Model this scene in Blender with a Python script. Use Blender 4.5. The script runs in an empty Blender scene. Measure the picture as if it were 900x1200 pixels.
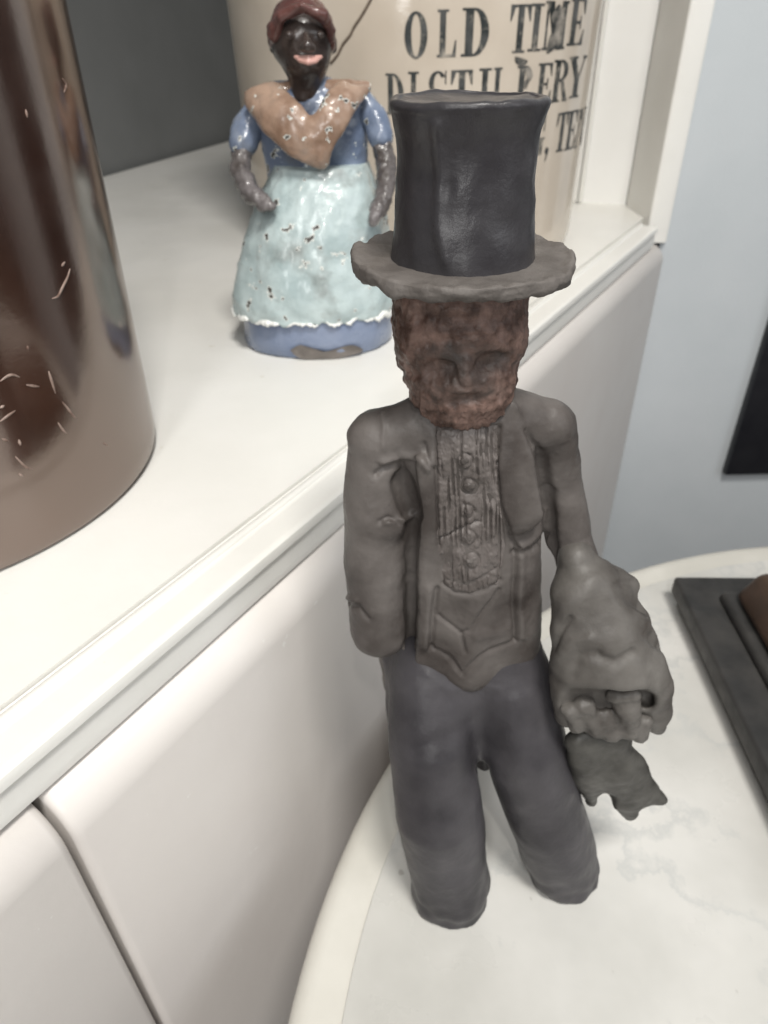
import bpy, bmesh, math, random
import numpy as np
from mathutils import Vector, Matrix, noise as mnoise

random.seed(7); np.random.seed(7)
scene = bpy.context.scene
col = scene.collection

# ------------------------------------------------------------------ camera
H = 0.30                       # camera height above the table top (z = 0)
FPX = 820.0                    # focal length in photo pixels (900 x 1200)
PITCH = math.atan(570 / FPX); ROLL = math.atan(25 / 1180)
FW = np.array([0, math.cos(PITCH), -math.sin(PITCH)])
R0 = np.array([1., 0, 0]); U0 = np.array([0, math.sin(PITCH), math.cos(PITCH)])
RT = R0 * math.cos(ROLL) - U0 * math.sin(ROLL)
UP = U0 * math.cos(ROLL) + R0 * math.sin(ROLL)
CAM = np.array([0, 0, H])
cd = bpy.data.cameras.new('camera'); cam = bpy.data.objects.new('camera', cd); col.objects.link(cam)
cd.sensor_fit = 'HORIZONTAL'; cd.sensor_width = 36; cd.lens = FPX / 900 * 36
cd.clip_start = 0.01; cd.clip_end = 50
cam.matrix_world = Matrix(((RT[0], UP[0], -FW[0], CAM[0]), (RT[1], UP[1], -FW[1], CAM[1]), (RT[2], UP[2], -FW[2], CAM[2]), (0, 0, 0, 1)))
cd.dof.use_dof = True; cd.dof.focus_distance = 0.165; cd.dof.aperture_fstop = 30
scene.camera = cam
scene.render.resolution_x = 768; scene.render.resolution_y = 1024

# ------------------------------------------------------------------ room light
world = bpy.data.worlds.new('World'); scene.world = world; world.use_nodes = True
bg = world.node_tree.nodes['Background']; bg.inputs[0].default_value = (0.86, 0.90, 1.0, 1); bg.inputs[1].default_value = 0.11

def area(name, loc, target, sx, sy, power, color):
    l = bpy.data.lights.new(name, 'AREA'); l.shape = 'RECTANGLE'; l.size = sx; l.size_y = sy; l.energy = power; l.color = color
    o = bpy.data.objects.new(name, l); col.objects.link(o); o.location = loc
    o.rotation_euler = (Vector(target) - Vector(loc)).to_track_quat('-Z', 'Y').to_euler()
    return o
area('window_light', (-0.22, -1.10, 0.78), (0.0, 0.5, 0.15), 0.20, 1.1, 9, (0.99, 0.985, 0.97))
area('side_window_light', (1.35, -0.65, 0.85), (0.1, 0.35, 0.05), 0.8, 1.0, 7, (0.94, 0.97, 1.0))
area('ceiling_light', (0.22, -0.36, 1.5), (0.05, 0.25, 0.1), 0.3, 0.3, 21.5, (1.0, 0.97, 0.92))
area('small_bulb', (0.02, -0.30, 0.75), (0.02, 0.2, 0.2), 0.025, 0.025, 1.0, (1.0, 0.97, 0.92))
scene.view_settings.view_transform = 'Standard'; scene.view_settings.look = 'None'
scene.view_settings.exposure = 0.0; scene.view_settings.gamma = 1.0

# ------------------------------------------------------------------ photo-plane measuring helpers
def ray(x, y): return FW + RT * (x - 450) / FPX - UP * (y - 600) / FPX
def onz(x, y, z): d = ray(x, y); return CAM + d * (z - H) / d[2]
def ony(x, y, Y): d = ray(x, y); return CAM + d * Y / d[1]
def proj(V):
    v = np.asarray(V, float) - CAM; w = v @ FW
    return np.stack([450 + FPX * (v @ RT) / w, 600 - FPX * (v @ UP) / w], -1)
def depth(P): return float((np.asarray(P) - CAM) @ FW)
def rpx(px, P): return px * depth(P) / FPX

# ------------------------------------------------------------------ objects
BASE = {}
def root(name, loc, label, cat, group=None):
    o = bpy.data.objects.new(name, None); col.objects.link(o); o.location = loc; o.empty_display_size = .02
    o['label'] = label; o['category'] = cat
    if group: o['group'] = group
    BASE[o.name] = np.array(loc, float)
    return o
def build(name, V, Fc, mat, parent=None, smooth=True, base=None, sharp=0):
    V = np.asarray(V, float)
    b = BASE[parent.name] if parent is not None else (np.array(base, float) if base is not None else np.zeros(3))
    me = bpy.data.meshes.new(name)
    me.from_pydata((V - b).tolist(), [], [tuple(int(i) for i in f) for f in Fc]); me.update()
    if smooth: me.polygons.foreach_set('use_smooth', [True] * len(me.polygons))
    if smooth and sharp: me.set_sharp_from_angle(angle=math.radians(sharp))
    me.materials.append(mat)
    o = bpy.data.objects.new(name, me); col.objects.link(o)
    if parent is not None: o.parent = parent
    elif base is not None: o.location = base
    BASE[o.name] = b
    return o
def from_bm(name, bm, mat, parent=None, smooth=True, base=None, sharp=38):
    bmesh.ops.recalc_face_normals(bm, faces=bm.faces)
    bm.verts.index_update()
    V = [tuple(v.co) for v in bm.verts]; Fc = [[v.index for v in f.verts] for f in bm.faces]
    o = build(name, V, Fc, mat, parent, smooth, base, sharp); bm.free(); return o
def tint(o, vals, name='tint'):
    a = o.data.attributes.new(name, 'FLOAT', 'POINT'); a.data.foreach_set('value', np.asarray(vals, np.float32))
def vnormals(V, Fc):
    me = bpy.data.meshes.new('t'); me.from_pydata(np.asarray(V).tolist(), [], [tuple(int(i) for i in f) for f in Fc]); me.update()
    n = np.empty(len(V) * 3, np.float32); me.vertex_normals.foreach_get('vector', n); bpy.data.meshes.remove(me)
    return n.reshape(-1, 3).astype(float)
def nz(V, s, seed=0.0, octs=3):
    return np.array([mnoise.fractal(Vector((v[0] * s + seed, v[1] * s - seed, v[2] * s + 2 * seed)), 0.6, 2.0, octs) for v in V])

# ------------------------------------------------------------------ signed distance modelling
class Grid:
    def __init__(s, lo, hi, res):
        s.lo = np.array(lo, np.float32); s.res = res
        n = np.ceil((np.array(hi) - np.array(lo)) / res).astype(int) + 1
        ax = [s.lo[i] + res * np.arange(n[i], dtype=np.float32) for i in range(3)]
        s.X, s.Y, s.Z = np.meshgrid(*ax, indexing='ij'); s.D = np.full(s.X.shape, 1.0, np.float32)
    def cone(s, a, b, ra, rb, ys=1.0):
        a = np.array(a, np.float32); b = np.array(b, np.float32)
        px, py, pz = s.X - a[0], (s.Y - a[1]) / ys, s.Z - a[2]
        d = b - a; dy = d[1] / ys
        L = d[0] ** 2 + dy ** 2 + d[2] ** 2 + 1e-12
        h = np.clip((px * d[0] + py * dy + pz * d[2]) / L, 0, 1)
        r = ra + (rb - ra) * h
        return (np.sqrt((px - d[0] * h) ** 2 + (py - dy * h) ** 2 + (pz - d[2] * h) ** 2) - r) * min(1.0, ys)
    def add(s, d, k=0.004):
        h = np.clip(0.5 + 0.5 * (s.D - d) / k, 0, 1); s.D = s.D * (1 - h) + d * h - k * h * (1 - h)
    def sub(s, d, k=0.002):
        h = np.clip(0.5 - 0.5 * (s.D + d) / k, 0, 1); s.D = s.D * (1 - h) + (-d) * h + k * h * (1 - h)
    def chain(s, pts, k=0.004, ys=1.0):
        d = None
        for (a, ra), (b, rb) in zip(pts[:-1], pts[1:]):
            c = s.cone(a, b, ra, rb, ys); d = c if d is None else np.minimum(d, c)
        s.add(d, k)
    def mesh(s):
        D = s.D; neg = D < 0
        m = np.zeros(tuple(n - 1 for n in D.shape), np.int8)
        cs = [(i, j, k) for i in (0, 1) for j in (0, 1) for k in (0, 1)]
        nx, ny, nzz = m.shape
        for (i, j, k) in cs: m += neg[i:i + nx, j:j + ny, k:k + nzz]
        act = np.argwhere((m > 0) & (m < 8))
        cv = {c: D[act[:, 0] + c[0], act[:, 1] + c[1], act[:, 2] + c[2]] for c in cs}
        S = np.zeros((len(act), 3)); N = np.zeros(len(act))
        for a in cs:
            for ax in range(3):
                if a[ax]: continue
                b = list(a); b[ax] = 1; b = tuple(b)
                va, vb = cv[a], cv[b]; cr = (va < 0) != (vb < 0)
                t = np.where(cr, va / np.where(cr, va - vb, 1), 0)
                p = np.zeros((len(act), 3)) + np.array(a); p[:, ax] += t
                S[cr] += p[cr]; N += cr
        V = (act + S / N[:, None]) * s.res + s.lo
        idx = np.full(m.shape, -1, np.int64); idx[act[:, 0], act[:, 1], act[:, 2]] = np.arange(len(act))
        F = []
        for ax in range(3):
            u, v = (ax + 1) % 3, (ax + 2) % 3
            sl0 = [slice(None)] * 3; sl1 = [slice(None)] * 3; sl0[ax] = slice(0, -1); sl1[ax] = slice(1, None)
            a, b = neg[tuple(sl0)], neg[tuple(sl1)]
            E = np.argwhere(a != b)
            E = E[(E[:, u] > 0) & (E[:, v] > 0) & (E[:, u] < D.shape[u] - 1) & (E[:, v] < D.shape[v] - 1)]
            ins = a[E[:, 0], E[:, 1], E[:, 2]]
            q = []
            for (du, dv) in ((-1, -1), (0, -1), (0, 0), (-1, 0)):
                c = E.copy(); c[:, u] += du; c[:, v] += dv; q.append(idx[c[:, 0], c[:, 1], c[:, 2]])
            Q = np.stack(q, 1); Q[~ins] = Q[~ins][:, ::-1]; F.append(Q)
        F = np.concatenate(F); F = F[(F >= 0).all(1)]
        return V.astype(float), F
def relax(V, F, it=2, w=0.5):
    E = np.unique(np.sort(np.concatenate([F[:, [0, 1]], F[:, [1, 2]], F[:, [2, 3]], F[:, [3, 0]]]), axis=1), axis=0)
    n = np.bincount(E.ravel(), minlength=len(V))[:, None]
    for _ in range(it):
        S = np.zeros_like(V)
        for k in range(3):
            S[:, k] = np.bincount(E[:, 0], V[E[:, 1], k], len(V)) + np.bincount(E[:, 1], V[E[:, 0], k], len(V))
        V = V * (1 - w) + w * S / n
    return V
def segd(q, poly, closed=False):
    P = np.array(poly, float); d = np.full(len(q), 1e9); t = np.zeros(len(q))
    m = len(P) if closed else len(P) - 1
    for i in range(m):
        a = P[i]; b = P[(i + 1) % len(P)]; ab = b - a
        h = np.clip(((q - a) @ ab) / (ab @ ab + 1e-9), 0, 1)
        d = np.minimum(d, np.linalg.norm(q - a - h[:, None] * ab, axis=1))
    return d
def polyd(q, poly):
    d = segd(q, poly, True); P = np.array(poly, float); ins = np.zeros(len(q), bool)
    for i in range(len(P)):
        a = P[i]; b = P[(i + 1) % len(P)]
        c = ((a[1] > q[:, 1]) != (b[1] > q[:, 1]))
        xi = (b[0] - a[0]) * (q[:, 1] - a[1]) / np.where(b[1] == a[1], 1e-9, b[1] - a[1]) + a[0]
        ins ^= c & (q[:, 0] < xi)
    return np.where(ins, -d, d)
def sstep(x, a, b): t = np.clip((x - a) / (b - a), 0, 1); return t * t * (3 - 2 * t)
def groove(q, poly, w): return np.exp(-(segd(q, poly) / w) ** 2)

# ------------------------------------------------------------------ mesh shapes
def lathe(prof, c, seg=96, sx=1.0, sy=1.0, disp=None, close=True):
    V = []; F = []; m = len(prof)
    for i, (r, z) in enumerate(prof):
        for j in range(seg):
            a = 2 * math.pi * j / seg
            V.append((c[0] + r * sx * math.cos(a), c[1] + r * sy * math.sin(a), c[2] + z))
    for i in range(m - 1):
        for j in range(seg):
            k = (j + 1) % seg
            F.append((i * seg + j, i * seg + k, (i + 1) * seg + k, (i + 1) * seg + j))
    if close:
        F.append(tuple(reversed(range(seg)))); F.append(tuple((m - 1) * seg + j for j in range(seg)))
    return np.array(V), F
def smooth_prof(pts, n):
    """Catmull-Rom resample of a profile."""
    P = np.array(pts, float); P = np.vstack([2 * P[0] - P[1], P, 2 * P[-1] - P[-2]]); out = []
    m = len(P) - 3
    for i in range(n):
        u = i / (n - 1) * m; k = min(int(u), m - 1); t = u - k; a, b, c, d = P[k:k + 4]
        out.append(0.5 * ((2 * b) + (-a + c) * t + (2 * a - 5 * b + 4 * c - d) * t * t + (-a + 3 * b - 3 * c + d) * t ** 3))
    return [tuple(p) for p in out]
def tube(pts, rad, seg=8):
    V = []; F = []; P = [np.array(p, float) for p in pts]; n = len(P)
    rad = rad if hasattr(rad, '__len__') else [rad] * n
    for i in range(n):
        t = P[min(i + 1, n - 1)] - P[max(i - 1, 0)]; t /= np.linalg.norm(t) + 1e-12
        u = np.cross(t, [0.3, 0.2, 0.93]); u /= np.linalg.norm(u) + 1e-12; v = np.cross(t, u)
        for j in range(seg):
            a = 2 * math.pi * j / seg; V.append(P[i] + rad[i] * (math.cos(a) * u + math.sin(a) * v))
    for i in range(n - 1):
        for j in range(seg):
            k = (j + 1) % seg; F.append((i * seg + j, i * seg + k, (i + 1) * seg + k, (i + 1) * seg + j))
    F.append(tuple(reversed(range(seg)))); F.append(tuple((n - 1) * seg + j for j in range(seg)))
    return V, F
def join(parts):
    V = []; F = []
    for v, f in parts:
        o = len(V); V += [tuple(p) for p in v]; F += [tuple(i + o for i in q) for q in f]
    return V, F
def prism(poly, z0, z1):
    n = len(poly)
    V = [(p[0], p[1], z0) for p in poly] + [(p[0], p[1], z1) for p in poly]
    F = [tuple(reversed(range(n))), tuple(range(n, 2 * n))] + [(i, (i + 1) % n, n + (i + 1) % n, n + i) for i in range(n)]
    return V, F
def bevelled(V, F, off, seg=3, pick=None):
    bm = bmesh.new(); vs = [bm.verts.new(v) for v in V]
    for f in F: bm.faces.new([vs[i] for i in f])
    bmesh.ops.recalc_face_normals(bm, faces=bm.faces)
    es = [e for e in bm.edges if (pick is None or pick(e))]
    bmesh.ops.bevel(bm, geom=es, offset=off, segments=seg, profile=0.5, affect='EDGES')
    return bm

# ------------------------------------------------------------------ materials
def mat(name, c1, c2=None, scale=60, rough=0.5, rough2=None, bump=0.0, bscale=400, spec=0.5, coat=0.0, coat_rough=0.1, ior=1.45, detail=5, lo=0.35, hi=0.65, extra=None):
    m = bpy.data.materials.new(name); m.use_nodes = True; nt = m.node_tree; b = nt.nodes['Principled BSDF']
    tc = nt.nodes.new('ShaderNodeTexCoord')
    def noise(s, d=5, r=0.55):
        n = nt.nodes.new('ShaderNodeTexNoise'); n.inputs['Scale'].default_value = s; n.inputs['Detail'].default_value = d; n.inputs['Roughness'].default_value = r
        nt.links.new(tc.outputs['Object'], n.inputs['Vector']); return n
    def ramp(src, a, b_, ca, cb):
        r = nt.nodes.new('ShaderNodeValToRGB'); r.color_ramp.elements[0].position = a; r.color_ramp.elements[1].position = b_
        r.color_ramp.elements[0].color = (*ca, 1); r.color_ramp.elements[1].color = (*cb, 1); nt.links.new(src, r.inputs[0]); return r
    def mix(fac, a, c):
        x = nt.nodes.new('ShaderNodeMix'); x.data_type = 'RGBA'
        if hasattr(fac, 'node'): nt.links.new(fac, x.inputs[0])
        else: x.inputs[0].default_value = fac
        for s, i in ((a, 6), (c, 7)):
            if hasattr(s, 'node'): nt.links.new(s, x.inputs[i])
            else: x.inputs[i].default_value = (*s, 1)
        return x.outputs[2]
    out = None
    if c2:
        n = noise(scale, detail); out = ramp(n.outputs[0], lo, hi, c1, c2).outputs[0]
        nt.links.new(out, b.inputs['Base Color'])
    else: b.inputs['Base Color'].default_value = (*c1, 1)
    b.inputs['Roughness'].default_value = rough
    if rough2 is not None:
        n = noise(scale * 2.3); r = ramp(n.outputs[0], .35, .65, (rough,) * 3, (rough2,) * 3); nt.links.new(r.outputs[0], b.inputs['Roughness'])
    b.inputs['Specular IOR Level'].default_value = spec; b.inputs['IOR'].default_value = ior
    b.inputs['Coat Weight'].default_value = coat; b.inputs['Coat Roughness'].default_value = coat_rough
    h = None
    if bump > 0:
        n = noise(bscale, 6, .6); h = nt.nodes.new('ShaderNodeBump'); h.inputs['Strength'].default_value = 1.0; h.inputs['Distance'].default_value = bump
        nt.links.new(n.outputs[0], h.inputs['Height']); nt.links.new(h.outputs[0], b.inputs['Normal'])
    if extra: extra(nt, b, tc, noise, ramp, mix, out, h)
    return m
def attr_mix(c, name='tint'):
    def ex(nt, b, tc, noise, ramp, mix, out, h):
        a = nt.nodes.new('ShaderNodeAttribute'); a.attribute_name = name
        nt.links.new(mix(a.outputs['Fac'], out, c), b.inputs['Base Color'])
    return ex

def paint_chips(nt, b, tc, noise, ramp, mix, out, h):
    """old gloss paint: chips that show dark iron, rimmed by broken white primer"""
    n1 = noise(130, 4); n2 = noise(60, 3)
    e = ramp(n1.outputs[0], .630, .64, (0, 0, 0), (1, 1, 1)); d = ramp(n1.outputs[0], .652, .662, (0, 0, 0), (1, 1, 1))
    n5 = noise(34, 5, .6); st_ = ramp(n5.outputs[0], .54, .70, (0, 0, 0), (.62, .62, .62)); out = mix(st_.outputs[0], out, (.16, .155, .14))
    c = mix(e.outputs[0], out, (.72, .74, .70)); c = mix(d.outputs[0], c, (.06, .055, .05))
    nt.links.new(c, b.inputs['Base Color'])
def marble_x(nt, b, tc, noise, ramp, mix, out, h):
    n = noise(9, 8, .62); w = ramp(n.outputs[0], .485, .5, (0, 0, 0), (1, 1, 1)); w2 = ramp(n.outputs[0], .5, .53, (1, 1, 1), (0, 0, 0))
    mu = nt.nodes.new('ShaderNodeMath'); mu.operation = 'MULTIPLY'; nt.links.new(w.outputs[0], mu.inputs[0]); nt.links.new(w2.outputs[0], mu.inputs[1])
    m2 = nt.nodes.new('ShaderNodeMath'); m2.operation = 'MULTIPLY'; n3 = noise(5, 2); r3 = ramp(n3.outputs[0], .40, .6, (0, 0, 0), (.55, .55, .55))
    nt.links.new(mu.outputs[0], m2.inputs[0]); nt.links.new(r3.outputs[0], m2.inputs[1])
    c = mix(m2.outputs[0], out, (.44, .45, .44))
    sp = noise(95, 2); s = ramp(sp.outputs[0], .735, .765, (0, 0, 0), (.6, .6, .6)); c = mix(s.outputs[0], c, (.30, .28, .25))
    nt.links.new(c, b.inputs['Base Color'])
def wear_x(cw, a=.66, b_=.74, s=38):
    def ex(nt, b, tc, noise, ramp, mix, out, h):
        n = noise(s, 6, .7); e = ramp(n.outputs[0], a, b_, (0, 0, 0), (.75, .75, .75)); nt.links.new(mix(e.outputs[0], out, cw), b.inputs['Base Color'])
    return ex

def warm_spec(nt, b, tc, noise, ramp, mix, out, h): b.inputs['Specular Tint'].default_value = (1.0, .86, .77, 1)

M = {}
M['coat'] = mat('coat_clay', (.052, .044, .040), (.128, .115, .107), 42, .36, .52, .00016, 700, .3)
M['shirt'] = mat('shirt_clay', (.080, .068, .062), (.145, .128, .120), 60, .36, .52, .00012, 700, .4)
M['cuff'] = mat('cuff_clay', (.070, .063, .057), (.140, .131, .120), 42, .38, .54, .00016, 700, .35)
M['trouser'] = mat('trouser_clay', (.030, .028, .031), (.068, .064, .069), 30, .34, .50, .00014, 600, .28)
M['hat'] = mat('hat_clay', (.028, .026, .029), (.042, .040, .043), 60, .30, .42, .00012, 800, .5)
M['brim'] = mat('brim_clay', (.085, .075, .068), (.135, .122, .112), 90, .52, .7, .00025, 900, .4)
M['head'] = mat('head_clay', (.055, .029, .021), (.205, .130, .106), 190, .36, .55, .0004, 700, .5, lo=.38, hi=.66, extra=attr_mix((.042, .034, .030)))
M['cloth'] = mat('held_cloth_clay', (.038, .036, .032), (.072, .069, .062), 120, .38, .55, .0002, 800, .45)
M['white'] = mat('white_gloss_paint', (.74, .73, .69), (.78, .77, .735), 14, .30, .40, .00018, 120, .5, extra=wear_x((.60, .57, .49), .665, .73, 48))
M['drawer'] = mat('drawer_paint', (.62, .585, .555), (.65, .62, .59), 9, .34, .44, .00012, 140, .5, extra=wear_x((.74, .73, .70), .67, .70, 70))
M['panel'] = mat('panel_paint', (.74, .735, .71), (.79, .785, .765), 9, .4, .5, .0001, 140, .4)
M['wall'] = mat('blue_grey_wall', (.50, .535, .555), (.55, .58, .60), 6, .62, .75, .00025, 320, .3)
M['backwall'] = mat('niche_wall', (.165, .170, .170), (.195, .20, .20), 6, .7, .8, .00025, 320, .25)
M['marble'] = mat('white_marble', (.45, .445, .415), (.64, .63, .60), 10, .26, .38, .00004, 300, .5, lo=.3, hi=.7, extra=marble_x)
M['rim'] = mat('marble_edge', (.54, .525, .475), (.61, .595, .545), 22, .32, .45, .00006, 300, .45)
M['floor'] = mat('floor_boards', (.14, .10, .07), (.19, .14, .1), 8, .5, .6)
M['jug'] = mat('brown_glaze', (.026, .011, .007), (.042, .018, .012), 22, .13, .19, .00008, 70, .5, ior=2.7, extra=warm_spec)
M['fleck'] = mat('glaze_flecks', (.14, .085, .065), (.34, .26, .22), 260, .35)
M['crock'] = mat('cream_stoneware', (.52, .45, .37), (.60, .53, .445), 16, .07, .12, .00012, 50, .6, ior=1.6, extra=wear_x((.42, .36, .30), .69, .76, 24))
M['ink'] = mat('stencil_ink', (.020, .024, .024), (.11, .11, .105), 75, .35, .5, lo=.40, hi=.72, extra=wear_x((.42, .38, .32), .53, .68, 110))
M['smear'] = mat('smeared_ink', (.03, .034, .034), (.33, .30, .26), 110, .35, .5, lo=.38, hi=.62)
M['crack'] = mat('crack_line', (.10, .075, .055), (.16, .12, .09), 200, .6)
M['black'] = mat('black_lacquer', (.012, .013, .017), (.017, .018, .022), 40, .34, .45, .0001, 300, .4)
M['darkwood'] = mat('dark_wood', (.022, .022, .022), (.045, .043, .041), 45, .42, .58, .0003, 220, .45)
M['brownwood'] = mat('brown_wood', (.045, .026, .016), (.075, .043, .028), 40, .35, .5, .0002, 200, .45)
P_ = dict(rough=.24, rough2=.42, bump=.0007, bscale=150, spec=.5, coat=.35, coat_rough=.06)
M['d_blue'] = mat('blue_dress_paint', (.115, .15, .225), (.19, .23, .31), 70, **P_, extra=paint_chips)
M['d_base'] = mat('blue_hem_paint', (.15, .19, .285), (.21, .25, .345), 60, **P_)
M['d_apron'] = mat('aqua_apron_paint', (.34, .42, .425), (.49, .575, .575), 55, **P_, extra=paint_chips)
M['d_shawl'] = mat('tan_shawl_paint', (.20, .125, .085), (.36, .25, .185), 70, **P_, extra=paint_chips)
M['d_skin'] = mat('dark_skin_paint', (.030, .021, .018), (.065, .05, .044), 60, **{**P_, 'bump': .0004})
M['d_arm'] = mat('worn_arm_paint', (.06, .05, .045), (.17, .155, .155), 60, **{**P_, 'bump': .0014})
M['d_scarf'] = mat('red_kerchief_paint', (.065, .024, .021), (.13, .058, .05), 60, **{**P_, 'bump': .0005})
M['d_lip'] = mat('pink_lip_paint', (.50, .26, .22), (.62, .38, .33), 60, **{**P_, 'bump': .0002})
M['d_white'] = mat('flaked_white_paint', (.70, .71, .68), (.80, .80, .77), 90, **P_)
M['d_iron'] = mat('bare_iron', (.10, .088, .078), (.17, .15, .135), 120, .45, .6, .0004, 300, .5)

# ================================================================== THE SETTING
HS = 0.47 * H                                     # shelf top height
ANG = math.radians(32.3)
A = np.array([math.sin(ANG), math.cos(ANG)]); N = np.array([math.cos(ANG), -math.sin(ANG)])   # along / out of the cabinet front
def an(P): return float(np.dot(P[:2], A)), float(np.dot(P[:2], N))
def xy(s, n): q = A * s + N * n; return (float(q[0]), float(q[1]))
FLOORZ = -0.62
def sheet(name, pts, m, kind='structure'):
    o = build(name, pts, [tuple(range(len(pts)))], m, None, False); o['kind'] = kind; return o
fl = prism([(-3, -3), (4, -3), (4, 4), (-3, 4)], FLOORZ - .05, FLOORZ); o = build('floor', fl[0], fl[1], M['floor'], None, False); o['kind'] = 'structure'

# drawer end against the wall
ZD = HS - .0205
dend = onz(775, 285, ZD); S_END, N_DT = an(dend)
wy = dend[1] + .004; wx = dend[0] + .0008
wl = prism([(wx, wy), (2.2, wy - .02), (2.2, wy + .12), (wx, wy + .12)], FLOORZ, 1.6)
o = build('wall', wl[0], wl[1], M['wall'], None, False); o['kind'] = 'structure'

# cabinet ------------------------------------------------------------
b1 = onz(140, 200, HS); b2 = onz(280, 160, HS); bd = (b2 - b1)[:2]; bd /= np.linalg.norm(bd)
S0 = onz(733, 240, HS)[:2]; sd = np.array([-.93, .37]); S1 = S0 + sd * .25 * (.53 / .425 * .3 / .34) * 1.0
bw0 = b1[:2] - bd * 0.75; bw1 = b1[:2] + bd * 0.95
cab = root('built_in_cabinet', (*xy(.3, -.3), FLOORZ), 'white painted built-in cabinet with shelf, moulded edge and drawers', 'cabinet')
def n_of(px, py, z): return an(onz(px, py, z))[1]
nA = n_of(300, 600, HS); nC = n_of(200, 746, HS - .002); nD = n_of(200, 793, HS - .019)
nF = n_of(250, 829, HS - .037)
NF = min(nF, -.1215)
S_LO = -.25
# shelf board
bk = [bw0, bw1, S1 + np.array([-.02, .0]), S0]
front0 = xy(S_LO, nA); front1 = xy(an(np.array([*S0]))[0], nA)
shelf_poly = [front0, front1, tuple(S0 + np.array([.0, 0])), tuple(S1), tuple(bw1 + np.array([.02, 0])), tuple(bw0)]
sv, sf = prism(shelf_poly, HS - .018, HS); build('shelf', sv, sf, M['white'], cab, False)
# edge moulding : profile in (n, z) swept along A
s_m1 = an(np.array([*onz(752, 262, HS)]))[0]
w = nC - nA; b_ = nA + w * .30
prof = [(nA + .0004, HS - .018), (nA + .0004, HS - .0014), (nA + .0010, HS - .0020), (nA + .0018, HS - .0018), (nA + .0024, HS - .0004), (nA + .0034, HS + .0002)]
prof += [(b_ - .0012, HS + .0001), (b_ - .0004, HS - .0002), (b_, HS - .0011), (b_ + .0008, HS - .0014), (b_ + .002, HS - .0013)]
prof += [(nC - .0035, HS - .0018), (nC - .0016, HS - .0017), (nC - .0004, HS - .0024), (nC, HS - .0038), (nC - .0001, HS - .0065), (nC - .0012, HS - .0075), (nC - .0018, HS - .0100)]
prof += [(nD + .0008, HS - .0150), (nD, HS - .0195), (nA + .0004, HS - .0195)]
V = []; F = []
for s in (S_LO, s_m1): V += [(*xy(s, n), z) for n, z in prof]
m = len(prof); F = [(i, (i + 1) % m, m + (i + 1) % m, m + i) for i in range(m)] + [tuple(range(m)), tuple(reversed(range(m, 2 * m)))]
bm = bmesh.new(); vs = [bm.verts.new(v) for v in V]; [bm.faces.new([vs[i] for i in f]) for f in F]
mo = from_bm('edge_moulding', bm, M['white'], cab, True)
# carcass behind the drawers
cv, cf = prism([xy(S_LO, nD - .012), xy(S_END, nD - .012), xy(S_END, nD - .25), xy(S_LO, nD - .25)], FLOORZ, HS - .0205); build('carcass', cv, cf, M['brownwood'], cab, False)
# drawer fronts with a broad round-over on top
def drawer(s0, s1, z0, z1, nb, nf):
    ro = min(nf - nb - .002, .017)
    pr = [(nb, z0), (nf, z0)]
    for i in range(11):
        t = i / 10 * math.pi / 2; pr.append((nf - ro + ro * math.cos(t), z1 - ro * .98 + ro * .98 * math.sin(t)))
    pr.append((nb, z1)); k = len(pr)
    # rounded ends: profile pulled in at both ends
    ends = [(0, .0030), (.0004, .0017), (.0012, .0007), (.0030, 0)]
    st = [(s0 + a, b) for a, b in ends] + [(s1 - a, b) for a, b in reversed(ends)]
    V = []; F = []
    cx = sum(p[0] for p in pr) / k
    for s, ins in st:
        for n, z in pr:
            n2 = n - ins if n > nb + 1e-6 else n
            z2 = z - ins * .8 if z > z1 - ro else z
            V.append((*xy(s, max(n2, nb)), z2))
    for i in range(len(st) - 1):
        for j in range(k): F.append((i * k + j, i * k + (j + 1) % k, (i + 1) * k + (j + 1) % k, (i + 1) * k + j))
    F += [tuple(range(k)), tuple(reversed(range((len(st) - 1) * k, len(st) * k)))]
    bm = bmesh.new(); vs = [bm.verts.new(v) for v in V]; [bm.faces.new([vs[i] for i in f]) for f in F]
    return from_bm('drawer_front', bm, M['drawer'], cab, True)
s_gap = an(onz(59, 939, ZD))[0]
nb = nD - .010
drawer(s_gap, S_END - .0004, FLOORZ + .1, ZD, nb, NF)
drawer(S_LO, s_gap - .0020, FLOORZ + .1, ZD - .001, nb, NF - .0005)
# niche walls
def slab(name, p, q, th, z0, z1, m, par=cab):
    p = np.array(p); q = np.array(q); d = q - p; d /= np.linalg.norm(d); nn = np.array([-d[1], d[0]]) * th
    v, f = prism([tuple(p), tuple(q), tuple(q + nn), tuple(p + nn)], z0, z1); return build(name, v, f, m, par, False)
slab('back_panel', bw0, bw1, .02, HS - .018, 1.2, M['backwall'])
slab('side_return', S1, bw1, -.02, HS - .018, 1.2, M['panel'])
slab('side_panel', S1, S0, .02, HS, 1.2, M['panel'])
# stile and bead on the side panel
sdv = -sd / np.linalg.norm(sd)
pn = np.array([-sdv[1], sdv[0]]) * -1
for px0, px1, th, nm in ((668, 676, .004, 'panel_bead'), (677, 682, .006, 'panel_bead')):
    q0 = onz(px0, 238, HS)[:2]; t0 = (q0 - S0) @ sdv; q1 = onz(px1, 238, HS)[:2]; t1 = (q1 - S0) @ sdv
    a0 = S0 + sdv * t0 + pn * .0006; a1 = S0 + sdv * t1 + pn * .0006
    bmv = bevelled(*prism([tuple(a0), tuple(a1), tuple(a1 + pn * th), tuple(a0 + pn * th)], HS + .0005, 1.2), .0015, 2)
    from_bm(nm, bmv, M['white'], cab)
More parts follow.
